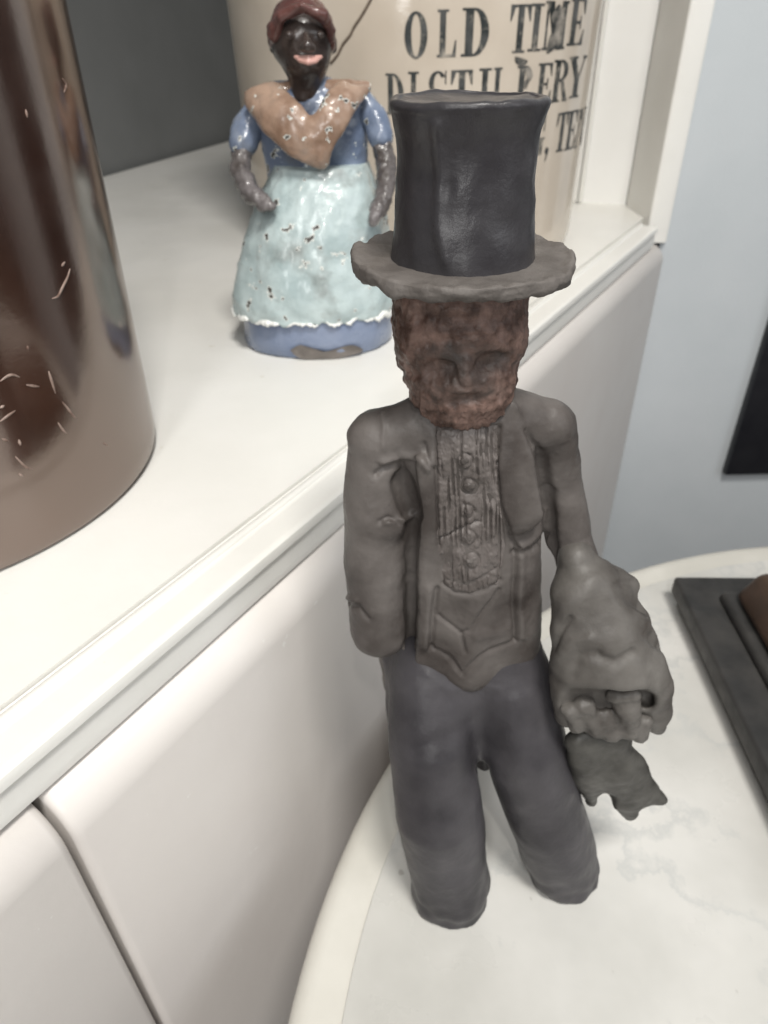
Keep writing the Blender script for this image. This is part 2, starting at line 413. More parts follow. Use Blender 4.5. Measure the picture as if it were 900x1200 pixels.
# post: reveal face towards the niche, casing towards the room
c1 = onz(764, 243, HS)[:2]; y_c = wy - .006
r1 = np.array([ony(764, 243, y_c)[0], y_c]); r2 = np.array([ony(786, 262, y_c)[0], y_c])
pv = [tuple(S0 + np.array([.0005, .001])), tuple(r1), tuple(r2), (float(r2[0]), wy + .10)]
bmv = bevelled(*prism(pv, HS - .0195, 1.2), .0022, 3, pick=lambda e: abs(e.verts[0].co.z - e.verts[1].co.z) > .1)
from_bm('corner_post', bmv, M['white'], cab)

# table ---------------------------------------------------------------
k = H / .34
TC = np.array([.33251 * k, .05629 * k]); TR = .38407 * k
tab = root('round_table', (TC[0], TC[1], FLOORZ), 'round white marble topped pedestal table against the drawers', 'table')
tp = [(.001, 0), (TR - .021, 0), (TR - .0205, -.0006), (TR - .0195, -.0010), (TR - .012, -.0010)]
for i in range(13):
    t = math.pi / 2 - math.pi * i / 12; tp.append((TR - .0095 + .0095 * math.cos(t), -.0105 + .0095 * math.sin(t)))
rimprof = [(TR - .0225, -.0007), (TR - .019, -.0008)] + tp[4:] + [(TR - .021, -.02)]
v, f = lathe([(.001, -.0199), (TR - .0212, -.0199), (TR - .0212, -.0003), (TR - .0216, 0), (.001, 0)], (TC[0], TC[1], 0), 160)
to = build('marble_top', v, f, M['marble'], tab, False)
v, f = lathe(rimprof + [rimprof[0]], (TC[0], TC[1], 0), 200, close=False); build('marble_edge', v, f, M['rim'], tab, True)
v, f = lathe(smooth_prof([(.19, 0), (.185, .03), (.06, .07), (.035, .16), (.05, .3), (.03, .45), (.05, .56), (.14, -FLOORZ - .0203)], 40), (TC[0], TC[1], FLOORZ), 48); build('pedestal', v, f, M['darkwood'], tab, True)

# ================================================================== BACKGROUND OBJECTS
# black panel on the wall
q = ony(850, 557, wy - .012)
bp = prism([(q[0], wy - .012), (q[0] + .42, wy - .0125), (q[0] + .42, wy - .005), (q[0], wy - .001)], q[2], q[2] + .62)
o = from_bm('wall_panel', bevelled(*bp, .0015, 2), M['black'], None, True, base=(q[0] + .2, wy - .006, q[2]))
o['label'] = 'plain black rectangular panel hung on the blue-grey wall'; o['category'] = 'panel'

# dark wooden stand on the table
L0 = onz(790, 675, .020); L1 = onz(893, 890, .020)
e = (L1 - L0)[:2]; ln = .20; e = e / np.linalg.norm(e); g = np.array([-e[1], e[0]])
if g[0] < 0: g = -g
st = root('wooden_stand', (*(L0[:2] + e * .08 + g * .08), 0), 'dark wooden stand with stepped square plinth and brown body', 'stand')
def sq(i, z0, z1, nm, m, off=.002, i2=None, w=.19):
    c0 = L0[:2]; i2 = i if i2 is None else i2
    def P4(i): return [tuple(c0 + e * i + g * i), tuple(c0 + e * (ln - i) + g * i), tuple(c0 + e * (ln - i) + g * (w - i)), tuple(c0 + e * i + g * (w - i))]
    a, b = P4(i), P4(i2)
    V = [(*p, z0) for p in a] + [(*p, z1) for p in b]
    F = [(3, 2, 1, 0), (4, 5, 6, 7)] + [(j, (j + 1) % 4, 4 + (j + 1) % 4, 4 + j) for j in range(4)]
    return from_bm(nm, bevelled(V, F, off, 3), m, st)
sq(.004, 0, .0075, 'foot_board', M['darkwood'], .0015)
sq(0, .0078, .020, 'plinth', M['darkwood'], .002)
sq(.019, .0202, .0262, 'ridge_moulding', M['darkwood'], .0022, .0205)
sq(.0235, .0264, .050, 'body', M['brownwood'], .006, .030)

# crock ---------------------------------------------------------------
tR = onz(665, 280, HS)[:2]; tL = onz(304, 280, HS)[:2]
aR = math.atan2(tR[0], tR[1]); aL = math.atan2(tL[0], tL[1]); half = (aR - aL) / 2; dist = np.linalg.norm(tR) / math.cos(half)
CR = dist * math.sin(half); CC = np.array([dist * math.sin((aR + aL) / 2), dist * math.cos((aR + aL) / 2)])
crk = root('stoneware_crock', (CC[0], CC[1], HS), 'large cream stoneware jug with black stencilled lettering', 'jug')
def crad(z): return CR * (1.0 + .045 * min(z / .25, 1.3) - .02 * max(0, 1 - z / .012) ** 2)
cz = [0, .002, .006, .012] + [.02 + .02 * i for i in range(17)]
cp = [(.002, 0)] + [(crad(z), z) for z in cz]
zt = cz[-1]; rt = crad(zt)
cp += smooth_prof([(rt * .985, zt + .02), (rt * .9, zt + .05), (rt * .7, zt + .085), (rt * .4, zt + .11), (rt * .22, zt + .12), (rt * .2, zt + .16), (rt * .24, zt + .18), (rt * .15, zt + .181)], 22) + [(.002, zt + .17)]
v, f = lathe(cp, (CC[0], CC[1], HS), 180)
body = build('jug_body', v, f, M['crock'], crk, True)
def on_crock(px, py):
    d = ray(px, py); t = .3
    # march to the slightly flared wall
    lo_, hi_ = .05, dist / np.linalg.norm(d[:2])
    for _ in range(60):
        mdl = (lo_ + hi_) / 2; p = CAM + d * mdl
        if np.linalg.norm(p[:2] - CC) > crad(p[2] - HS): lo_ = mdl
        else: hi_ = mdl
    p = CAM + d * lo_; return math.atan2(p[0] - CC[0], -(p[1] - CC[1])), p[2] - HS
def cpt(th, z, off): r = crad(z) + off; return (CC[0] + r * math.sin(th), CC[1] - r * math.cos(th), HS + z)
# slab-serif glyphs in a unit box: rectangles and ring sectors
def R(x0, y0, x1, y1): return [[(x0, y0), (x1, y0), (x1, y1), (x0, y1)]]
def Q(*p): return [list(p)]
def ringarc(cx, cy, rxo, ryo, rxi, ryi, a0, a1, n=14):
    o = []
    for i in range(n):
        u, w_ = [math.radians(a0 + (a1 - a0) * j / n) for j in (i, i + 1)]
        o.append([(cx + rxo * math.cos(u), cy + ryo * math.sin(u)), (cx + rxo * math.cos(w_), cy + ryo * math.sin(w_)), (cx + rxi * math.cos(w_), cy + ryi * math.sin(w_)), (cx + rxi * math.cos(u), cy + ryi * math.sin(u))])
    return o
SER = .055
def stem(x0, x1, s=.13): return R(x0, SER, x1, 1 - SER) + R(x0 - s, 0, x1 + s, SER) + R(x0 - s, 1 - SER, x1 + s, 1)
G = {
 'O': ringarc(.5, .5, .5, .5, .20, .45, 0, 360, 28),
 'L': stem(.15, .45) + R(.58, 0, 1, SER) + Q((.8, SER), (1, SER), (1, .36), (.94, .36)),
 'D': stem(.13, .42, .13)[:1] + R(0, 0, .42, SER) + R(0, 1 - SER, .42, 1) + ringarc(.42, .5, .58, .5, .28, .445, -90, 90, 18),
 'T': R(.36, SER, .66, 1 - SER) + R(.2, 0, .82, SER) + R(0, 1 - SER, 1, 1) + Q((0, .66), (.06, .66), (.22, 1 - SER), (0, 1 - SER)) + Q((.94, .66), (1, .66), (1, 1 - SER), (.78, 1 - SER)),
 'I': stem(.28, .72, .26),
 'M': R(.08, SER, .17, 1 - SER) + R(0, 0, .28, SER) + R(0, 1 - SER, .2, 1) + Q((.1, 1), (.36, 1), (.56, .1), (.46, .05)) + Q((.5, .1), (.57, .2), (.76, 1), (.7, 1)) + R(.70, SER, .93, 1 - SER) + R(.6, 0, 1, SER) + R(.76, 1 - SER, 1, 1),
 'E': stem(.13, .44) [:1] + R(0, 0, 1, SER) + R(0, 1 - SER, .96, 1) + R(.44, .47, .7, .53) + R(.66, .36, .74, .64) + Q((.76, SER), (1, SER), (1, .34), (.94, .34)) + Q((.90, .68), (.96, .68), (.96, 1 - SER), (.74, 1 - SER)),
 'S': ringarc(.48, .73, .46, .27, .20, .215, 30, 270, 14) + ringarc(.5, .26, .48, .275, .2, .215, -150, 90, 14) + R(.86, .68, .93, 1) + R(.03, 0, .1, .34),
 'R': stem(.12, .40)[:1] + R(0, 0, .52, SER) + R(0, 1 - SER, .4, 1) + ringarc(.4, .745, .5, .255, .22, .20, -90, 90, 14) + Q((.46, .5), (.66, .5), (1.0, .03), (.74, .03)) + R(.7, 0, 1.05, SER),
 'Y': R(.36, SER, .64, .46) + R(.22, 0, .78, SER) + Q((.36, .46), (.64, .46), (.34, 1 - SER), (.06, 1 - SER)) + Q((.54, .46), (.63, .46), (.93, 1 - SER), (.84, 1 - SER)) + R(0, 1 - SER, .44, 1) + R(.74, 1 - SER, 1.03, 1),
 'G': ringarc(.5, .5, .5, .5, .20, .45, 42, 330, 22) + R(.66, .05, .92, .42) + R(.55, .42, 1.0, .47) + R(.88, .62, .95, 1),
 ',': ringarc(.5, .11, .34, .09, .02, .01, 0, 360, 10) + Q((.55, .1), (.84, .1), (.5, -.16), (.3, -.16)),
 'N': R(.1, SER, .2, 1 - SER) + R(0, 0, .32, SER) + R(0, 1 - SER, .25, 1) + Q((.1, 1), (.38, 1), (.9, 0), (.72, 0)) + R(.78, .05, .88, 1 - SER) + R(.66, 1 - SER, 1, 1),
}
def put(ch, xl, xr, yt, yb, name='letter'):
    ym = (yt + yb) / 2; xm = (xl + xr) / 2
    th0, _ = on_crock(xl, ym); th1, _ = on_crock(xr, ym); _, z1 = on_crock(xm, yt); _, z0 = on_crock(xm, yb)
    V = []; F = []
    for i, quad in enumerate(G[ch]):
        off = .00022 + .000025 * (i % 9); nsub = 4 if abs(quad[0][0] - quad[1][0]) + abs(quad[3][0] - quad[2][0]) > .5 else 1
        for s in range(nsub):
            a, b = s / nsub, (s + 1) / nsub
            def L(p, q, t): return (p[0] + (q[0] - p[0]) * t, p[1] + (q[1] - p[1]) * t)
            pts = [L(quad[0], quad[1], a), L(quad[0], quad[1], b), L(quad[3], quad[2], b), L(quad[3], quad[2], a)]
            base = len(V)
            for (u, w_) in pts:
                jx = .018 * mnoise.noise(Vector((u * 4 + xl, w_ * 4, yt))); jy = .012 * mnoise.noise(Vector((u * 5, w_ * 5 + xl, yt + 9)))
                V.append(cpt(th0 + (th1 - th0) * (u + jx), z0 + (z1 - z0) * (w_ + jy), off))
            F.append((base, base + 1, base + 2, base + 3))
    return build(name, V, F, M['ink'], crk, False)
line1 = [('O', 474, 501, 13, 69), ('L', 512, 535, 11, 67), ('D', 541, 573, 9, 66), ('T', 597, 621, 5, 62), ('I', 620, 636, 4, 60), ('M', 637, 664, 1, 58), ('E', 667, 685, -2, 53)]
line2 = [('D', 452, 473, 86, 134), ('I', 478, 491, 84, 132), ('S', 502, 524, 83, 132), ('T', 528, 553, 82, 131), ('I', 560, 575, 80, 130), ('L', 577, 594, 79, 128), ('L', 604, 625, 77, 126), ('E', 629, 646, 74, 122), ('R', 647, 666, 70, 119), ('Y', 665, 684, 66, 114)]
line3 = [('G', 619, 638, 136, 184), (',', 639, 646, 135, 181), ('T', 651, 664, 132, 177), ('E', 664, 675, 130, 174), ('N', 676, 684, 128, 170)]
for a in line1 + line2 + line3: put(*a)
# smeared ink: an oily smudge over the M and another below the T
def blotch(pts, name='ink_smear'):
    c = np.mean(pts, 0); V = [cpt(*on_crock(*c), .00052)]; n = 0
    P = smooth_prof(list(pts) + [pts[0]], 40)[:-1]
    V += [cpt(*on_crock(*p), .00052) for p in P]; F = [(0, i + 1, (i + 1) % len(P) + 1) for i in range(len(P))]
    return build(name, V, F, M['smear'], crk, False)
blotch([(645, 20), (655, 5), (660, 22), (657, 48), (648, 58), (640, 62), (643, 44), (649, 34)])
blotch([(603, 66), (611, 68), (618, 72), (611, 77), (604, 73)])
blotch([(614, 80), (620, 78), (624, 88), (619, 97), (616, 104), (613, 98), (617, 90)])
# hairline crack
cpx = [(388, 74), (396, 64), (402, 52), (410, 42), (415, 32), (423, 20), (430, 8), (437, -6), (441, -24)]
v, f = tube([cpt(*on_crock(*p), .0001) for p in smooth_prof(cpx, 30)], .0009, 6); build('crack', v, f, M['crack'], crk, True)

# brown jug -------------------------------------------------------------
T = [onz(*q, HS) for q in [(0, 672), (50, 652), (100, 625), (150, 580), (178, 520), (181, 490)]]
Mx = np.array([[2 * t[0], 2 * t[1], 1] for t in T]); bb = np.array([t[0] ** 2 + t[1] ** 2 for t in T]); s_ = np.linalg.lstsq(Mx, bb, rcond=None)[0]
JC = s_[:2]; JR = math.sqrt(s_[2] + s_[0] ** 2 + s_[1] ** 2)
jug = root('brown_jug', (JC[0], JC[1], HS), 'dark brown glossy glazed jug with scratched pale flecks', 'jug')
def jrad(z): return JR * (1 + .035 * min(z / .2, 1.4))
jp = [(.002, 0), (JR - .004, 0), (JR - .0012, .0012), (JR, .004)] + [(jrad(z), z) for z in [.01 + .015 * i for i in range(18)]]
zt = .265; rt = jrad(zt)
jp += smooth_prof([(rt * .98, zt + .02), (rt * .85, zt + .05), (rt * .55, zt + .075), (rt * .3, zt + .085), (rt * .27, zt + .12), (rt * .32, zt + .135), (rt * .22, zt + .136)], 20) + [(.002, zt + .13)]
v, f = lathe(jp, (JC[0], JC[1], HS), 160); build('jug_body', v, f, M['jug'], jug, True)
def on_jug(px, py):
    d = ray(px, py); lo_, hi_ = .02, np.linalg.norm(JC) / np.linalg.norm(d[:2])
    for _ in range(60):
        mdl = (lo_ + hi_) / 2; p = CAM + d * mdl
        if np.linalg.norm(p[:2] - JC) > jrad(p[2] - HS): lo_ = mdl
        else: hi_ = mdl
    return CAM + d * lo_
strokes = [[(61, 350), (68, 347), (73, 337), (79, 325), (82, 315)], [(72, 312), (76, 307)], [(0, 447), (8, 441), (15, 439), (23, 442)], [(31, 451), (38, 452), (46, 453)], [(57, 435), (60, 445), (65, 461)],
           [(73, 471), (79, 478), (85, 486), (90, 491)], [(68, 495), (73, 503), (78, 508)], [(0, 478), (5, 475)], [(0, 494), (8, 488), (18, 481)], [(22, 515), (24, 522)], [(2, 514), (10, 517)], [(22, 555), (27, 558)], [(32, 405), (33, 410)], [(73, 92), (77, 100), (75, 108)], [(30, 128), (32, 138)], [(121, 519), (127, 522)], [(18, 535), (30, 547), (38, 550)]]
fl_ = []
for s in strokes:
    P = smooth_prof(s, 10); rr = [.00038 * math.sin(math.pi * (i + .6) / 10.2) + .0001 for i in range(10)]
    fl_.append(tube([on_jug(*p) for p in P], rr, 6))
o = build('glaze_fleck', *join(fl_), M['fleck'], jug, True); o['kind'] = 'stuff'

# ================================================================== PAINTED FIGURINE ON THE SHELF
front = onz(372, 421, HS); YD = front[1] + .042
def D(px, py, dy=0): return ony(px, py, YD + dy)
dl = root('painted_figurine', (*D(375, 400)[:2], HS), 'painted figurine of a woman in red kerchief, tan shawl and pale blue apron', 'figurine')
def dr(px, py, r, dy=0): P = D(px, py, dy); return (P, rpx(r, P))
def zof(px, py, dy): return ony(px, py, YD + dy)[2]
# skirt and blue hem: lofted rings (front height measured on the front surface)
def loft(rows, seg, wob=None):
    V = []; F = []
    for i, (cx, cy, z, rx, ry) in enumerate(rows):
        for j in range(seg):
            a = 2 * math.pi * j / seg; ca, sa = math.cos(a), math.sin(a)
            p = 2.4; rr = (abs(ca) ** p + abs(sa) ** p) ** (-1 / p)
            V.append((cx + rx * rr * ca, cy + ry * rr * sa, z))
    for i in range(len(rows) - 1):
        for j in range(seg): k_ = (j + 1) % seg; F.append((i * seg + j, i * seg + k_, (i + 1) * seg + k_, (i + 1) * seg + j))
    F += [tuple(reversed(range(seg))), tuple((len(rows) - 1) * seg + j for j in range(seg))]
    return np.array(V), F
def drow(xl, xr, py, z=None, dep=.040):
    c = D((xl + xr) / 2, py); l = D(xl, py); r_ = D(xr, py); return [c[0], YD, c[2] if z is None else z, (r_[0] - l[0]) / 2, dep]
zb = HS
hem = [drow(293, 458, 393, HS, .040), drow(289, 461, 392, HS + .002, .042), drow(289, 462, 380, HS + .010, .0425), drow(290, 462, 365, HS + .022, .042), drow(295, 458, 350, HS + .034, .040)]
v, f = loft(hem, 96); v += vnormals(v, f) * (nz(v, 60)[:, None] * .0009); build('dress_hem', v, f, M['d_base'], dl, True)
zs = D(370, 350)[2]
ap_rows = [(276, 464, 352, .044), (275, 466, 338, .045), (279, 463, 315, .044), (284, 458, 290, .0425), (291, 453, 262, .040), (299, 449, 240, .0365), (309, 442, 218, .032), (316, 436, 203, .0275), (322, 430, 190, .025)]
rows = [drow(a, b, y, None, d) for a, b, y, d in ap_rows]
R2 = [tuple(r) for r in smooth_prof(rows, 48)]
v, f = loft(R2, 140)
n_ = vnormals(v, f); ang = np.arctan2(v[:, 1] - YD, v[:, 0] - D(370, 300)[0]); hrel = (v[:, 2] - R2[0][2]) / (R2[-1][2] - R2[0][2])
v += n_ * (nz(v, 70)[:, None] * .0010 + nz(v, 260, 3)[:, None] * .0005 + (.0012 * np.sin(ang * 9 + 1.0) * np.clip(1.1 - hrel, 0, 1) * np.clip(hrel * 3, 0, 1))[:, None])
low = np.clip(1 - hrel / .10, 0, 1); v[:, 2] += low * .0008 * (np.sin(ang * 17) + .8 * np.sin(ang * 31 + 2))
apron = build('apron', v, f, M['d_apron'], dl, True)
# flaked white edge along the apron hem
edge = []
seg = 140; ring = v[:seg]
for j in range(70, 140):
    if mnoise.noise(Vector((j * .31, 0, 0))) < -.02: continue
    p = ring[j]; nn = n_[j]; s = .0008 + .0026 * abs(mnoise.noise(Vector((j * .9, 4, 0))))
    q0 = ring[j - 1]; q1 = ring[(j + 1) % seg]
    edge.append(tube([q0 + nn * .0002 + np.array([0, 0, .0006]), p + nn * .0005 + np.array([0, 0, .0002]), q1 + nn * .0002 + np.array([0, 0, .0006])], [s * .5, s, s * .4], 6))
o = build('flaked_hem_edge', *join(edge), M['d_white'], apron, True); o['kind'] = 'stuff'
# bare patch at the foot of the hem
pp = [(340, 410), (352, 404), (366, 409), (380, 412), (395, 408), (412, 404), (425, 409), (420, 414), (395, 420), (370, 423), (350, 419)]
def on_hem(px, py):
    d = ray(px, py); rx = hem[2][3]; ry = .0425; cx = hem[2][0]
    lo_, hi_ = .1, YD / d[1]
    for _ in range(50):
        t = (lo_ + hi_) / 2; p = CAM + d * t
        if abs((p[0] - cx) / rx) ** 2.4 + abs((p[1] - YD) / ry) ** 2.4 > 1.03: lo_ = t
        else: hi_ = t
    p = CAM + d * lo_; p[2] = max(p[2], HS + .0005); return p
P = smooth_prof(pp + [pp[0]], 44)[:-1]; c = np.mean(pp, 0); V = [on_hem(*c)] + [on_hem(*p) for p in P]
V = [np.array(q) + np.array([0, -.0004, 0]) for q in V]
build('bare_patch', V, [(0, i + 1, (i + 1) % len(P) + 1) for i in range(len(P))], M['d_iron'], dl, True)
RESD = .0011
def dgrid(x0, x1, y0, y1, d0, d1, res=RESD):
    c = [D(x, y, d) for x in (x0, x1) for y in (y0, y1) for d in (d0, 0, d1)]; a = np.min(c, 0); b = np.max(c, 0); return Grid((a[0], YD + d0, a[2]), (b[0], YD + d1, b[2]), res)
def finish(g, name, m, par, sm=2, amp=.0006, sc=110, seed=0., fn=None):
    V, F = g.mesh(); V = relax(V, F, sm); n = vnormals(V, F)
    d = nz(V, sc, seed) * amp
    if fn is not None: d = d + fn(V, n)
    V = V + n * d[:, None]
    return build(name, V, F, m, par, True)
# bodice
g = dgrid(285, 450, 90, 215, -.035, .035)
g.chain([dr(340, 205, 26), dr(338, 160, 34), dr(330, 130, 30)], .006, .75); g.chain([dr(405, 205, 26), dr(400, 160, 32), dr(402, 130, 28)], .006, .75)
g.chain([dr(372, 205, 35), dr(370, 150, 44), dr(366, 110, 25)], .006, .75)
finish(g, 'bodice', M['d_blue'], dl)
# shawl: two crossing wings over the shoulders
g = dgrid(265, 455, 80, 215, -.045, .035)
g.chain([dr(345, 106, 10, -.002), dr(312, 112, 12, -.004), dr(294, 114, 9, .0)], .005)
g.chain([dr(298, 118, 13, -.012), dr(322, 143, 18, -.025), dr(350, 172, 15, -.030), dr(374, 190, 7, -.030)], .004, .5)
g.chain([dr(320, 110, 13, -.012), dr(344, 138, 17, -.027), dr(366, 168, 13, -.031), dr(378, 186, 7, -.030)], .004, .5)
g.chain([dr(375, 104, 10, -.002), dr(410, 105, 11, -.004), dr(430, 102, 6, -.002)], .005)
g.chain([dr(428, 104, 6, -.010), dr(408, 120, 13, -.021), dr(388, 150, 15, -.030), dr(376, 182, 9, -.0325)], .002, .5)
g.chain([dr(402, 105, 11, -.014), dr(386, 126, 12, -.026), dr(374, 152, 11, -.0315)], .003, .5)
g.sub(g.cone(dr(360, 92, 0, -.020)[0], dr(368, 128, 0, -.036)[0], rpx(15, D(360, 100)), rpx(4, D(366, 125))), .003)
g.sub(g.cone(dr(330, 112, 0, -.034)[0], dr(362, 160, 0, -.042)[0], rpx(4, D(340, 130)), rpx(3, D(366, 155))), .004)
finish(g, 'shawl', M['d_shawl'], dl, 4, .0005, 110, 5.)
# neck and head
g = dgrid(300, 410, 0, 118, -.04, .035, .0008)
g.chain([dr(358, 112, 17, -.004), dr(357, 80, 17, -.004)], .004)
g.add(g.cone(*[dr(354, 46, 0, -.002)[0]] * 2, rpx(35, D(354, 46)), rpx(35, D(354, 46))), .004); g.chain([dr(356, 56, 33, -.004), dr(359, 70, 25, -.006)], .006)
g.chain([dr(358, 42, 4.0, -.025), dr(360, 54, 6.5, -.030)], .003); g.chain([dr(353, 56, 3.6, -.0285), dr(367, 56, 3.6, -.0285)], .002)
for ex in (340, 374): g.sub(g.cone(*[dr(ex, 40, 0, -.0285)[0]] * 2, rpx(6, D(ex, 40)), rpx(6, D(ex, 40))), .003)
for ex in (339, 375): g.add(g.cone(*[dr(ex, 41, 0, -.0215)[0]] * 2, rpx(4.5, D(ex, 41)), rpx(4.5, D(ex, 41))), .0008)
g.sub(g.cone(dr(349, 68, 0, -.031)[0], dr(372, 68, 0, -.031)[0], rpx(2.5, D(360, 68)), rpx(2.5, D(360, 68))), .002)
for ex in (320, 391): g.chain([dr(ex, 48, 4, .004), dr(ex, 58, 4, .004)], .003)
head = finish(g, 'head', M['d_skin'], dl, 1, .0002, 160)
def on_head(px, py, dy): return D(px, py, dy)
g = dgrid(340, 385, 58, 82, -.045, -.01, .0006)
g.chain([dr(345, 67, 1.4, -.0235), dr(352, 71, 2.8, -.0275), dr(361, 73, 3.4, -.0292), dr(370, 71.5, 2.8, -.0278), dr(377, 67, 1.4, -.0235)], .0015)
g.chain([dr(346, 66, 1.4, -.0245), dr(361, 66.5, 2.0, -.0288), dr(376, 66, 1.4, -.0245)], .0012)
finish(g, 'lips', M['d_lip'], head, 1, .0001)
g = dgrid(300, 410, -6, 80, -.04, .04, .001)
g.add(g.cone(*[dr(354, 40, 0, .006)[0]] * 2, rpx(39, D(354, 40)), rpx(39, D(354, 40))), .004)
g.chain([dr(321, 38, 6, -.012), dr(330, 18, 7, -.019), dr(354, 11, 7, -.0225), dr(378, 17, 7, -.019), dr(387, 36, 6, -.012), dr(388, 54, 6, -.004)], .004)
g.chain([dr(322, 36, 9, -.012), dr(321, 52, 7, -.004)], .004)
g.sub(g.cone(dr(355, 62, 0, -.032)[0], dr(355, 44, 0, -.030)[0], rpx(31, D(355, 50)), rpx(29, D(355, 50))), .003)
finish(g, 'kerchief', M['d_scarf'], dl, 2, .0008, 120, 2.)
# arms
for nm, ch, fo in (('arm', [(302, 128, 14, .0), (289, 152, 18, -.004), (285, 168, 17, -.008)], [(284, 176, 13, -.008), (281, 200, 12, -.016), (294, 225, 12, -.026), (312, 240, 9, -.034), (318, 243, 6, -.036)]),
                   ('arm', [(424, 116, 13, .0), (440, 140, 15, -.004), (446, 160, 15, -.008)], [(447, 168, 12, -.008), (453, 195, 12, -.014), (452, 222, 11, -.024), (444, 246, 10, -.034), (438, 256, 8, -.037)])):
    xs = [c[0] for c in ch + fo]; ys_ = [c[1] for c in ch + fo]
    g = dgrid(min(xs) - 25, max(xs) + 25, min(ys_) - 20, max(c[1] for c in ch) + 26, -.045, .03); g.chain([dr(*c) for c in ch], .004)
    sl = finish(g, 'sleeve', M['d_blue'], dl, 2, .0006, 120)
    g = dgrid(min(xs) - 25, max(xs) + 25, min(c[1] for c in fo) - 20, max(ys_) + 20, -.055, .03); g.chain([dr(*c) for c in fo], .003)
    finish(g, 'hand', M['d_arm'], sl, 1, .0011, 200, 3.)

# ================================================================== CLAY FIGURE IN TOP HAT
YK = onz(525, 1085, 0)[1] + .0125      # knees
YF = YK + .026                            # upper body
def P3(px, py, dy=0): return ony(px, py, YF + dy)
def pr(px, py, r, dy=0): P = P3(px, py, dy); return (P, rpx(r, P))
fig = root('clay_figurine', (float(P3(590, 1040)[0]), YK, 0), 'dark clay figurine of a man in a top hat standing on the marble table', 'figurine')
def fgrid(x0, x1, y0, y1, d0, d1, res):
    # the grid must hold the region at every depth between d0 and d1
    c = [ony(x, y, YF + d) for x in (x0, x1) for y in (y0, y1) for d in (d0, 0, d1)]
    a = np.min(c, 0); b = np.max(c, 0); return Grid((a[0], YF + d0, a[2]), (b[0], YF + d1, b[2]), res)

# ---- trousers
g = fgrid(430, 735, 735, 1150, -.055, .025, .0010)
g.chain([pr(500, 768, 40, .001), pr(500, 800, 46, -.004), pr(506, 870, 50, -.014), pr(514, 950, 51, -.022), pr(527, 1030, 45, -.0255), pr(530, 1080, 40, -.026)], .005)
g.chain([pr(594, 766, 42, .001), pr(602, 800, 48, -.003), pr(614, 870, 50, -.011), pr(640, 955, 46, -.017), pr(660, 1015, 41, -.017), pr(664, 1046, 36, -.016)], .005)
g.chain([pr(548, 772, 44, .002), pr(550, 832, 44, .000)], .008)
g.chain([pr(470, 770, 22, .006), pr(474, 850, 20, .010)], .006)
g.chain([pr(556, 840, 18, .006), pr(566, 894, 12, .008)], .004)
g.D = np.maximum(g.D, (-g.Z) * 1.0)
def tr_fn(V, n):
    q = proj(V); d = np.zeros(len(V))
    d -= .0010 * groove(q, [(556, 850), (562, 900)], 9) * (n[:, 1] < 0)
    d += .0004 * groove(q, [(500, 790), (530, 812), (552, 800), (585, 808)], 4) * (n[:, 1] < 0)
    d -= .0006 * groove(q, [(487, 878), (520, 868), (545, 850)], 9) * (n[:, 1] < 0)
    d *= sstep(V[:, 2], .002, .01)
    return d
V, F = g.mesh(); V = relax(V, F, 3); n = vnormals(V, F)
V = V + n * ((nz(V, 34, 3, 2) * .0007 + nz(V, 110, 4) * .00016) * sstep(V[:, 2], 0, .010) + nz(V, 75, 8, 2) * .0016 * (1 - sstep(V[:, 2], .006, .026)) + tr_fn(V, n))[:, None]; V[:, 2] = np.maximum(V[:, 2], 0.0001)
build('trousers', V, F, M['trouser'], fig, True)

# ---- coat (torso, shoulders, arms in one skin)
g = fgrid(392, 708, 445, 808, -.026, .030, .0006)
KB = .005
g.chain([pr(505, 500, 34), pr(512, 600, 40), pr(508, 700, 38), pr(505, 765, 36)], KB, .9)
g.chain([pr(588, 496, 38), pr(594, 590, 42), pr(594, 680, 40), pr(592, 755, 40)], KB, .9)
g.chain([pr(546, 505, 42), pr(551, 600, 46, -.001), pr(550, 700, 46), pr(548, 768, 44, -.0015)], KB, .95)
g.chain([pr(535, 470, 34, .004), pr(540, 510, 40)], KB)
g.chain([pr(492, 490, 24, .001), pr(440, 512, 31, .001)], KB); g.chain([pr(596, 482, 24, .001), pr(640, 497, 31, .001)], KB)
g.chain([pr(440, 514, 33, .002), pr(439, 590, 36, .001), pr(439, 660, 37, -.001), pr(446, 735, 35, -.003)], .0012)
g.chain([pr(643, 500, 32, .003), pr(653, 565, 29, .006), pr(666, 630, 27, .004), pr(678, 662, 26, -.002)], .0012)
g.chain([pr(462, 745, 20, .012), pr(464, 800, 16, .016)], .003)
# carved hollows
# lapel leaf on the right and folded lapel on the left
g.chain([pr(596, 480, 12, -.0065), pr(603, 545, 26, -.0095), pr(606, 600, 31, -.0100)], .0012, .36)
g.chain([pr(500, 545, 12, -.009), pr(503, 590, 11, -.010), pr(497, 660, 9, -.0095), pr(494, 750, 8, -.0085)], .0025, .6)
g.chain([pr(447, 600, 24, -.0025), pr(462, 612, 14, -.0055)], .006)
for p, q_, ra, rb in (((471, 564, -.0050), (483, 600, -.0050), 15, 11), ((484, 600, -.0050), (482, 680, -.0020), 8, 7), ((482, 680, -.0020), (480, 785, -.0015), 7, 7),
                      ((632, 530, -.0050), (640, 575, -.0010), 5, 8), ((641, 575, -.0010), (646, 655, .0005), 8, 10)):
    for dd in (0, -.004, -.008): g.sub(g.cone(P3(p[0], p[1], p[2] + dd), P3(q_[0], q_[1], q_[2] + dd), rpx(ra, P3(*p)), rpx(rb, P3(*q_))), .0014)
shirt = [(511, 500), (583, 498), (583, 560), (592, 640), (584, 684), (550, 696), (520, 686), (512, 640), (514, 560)]
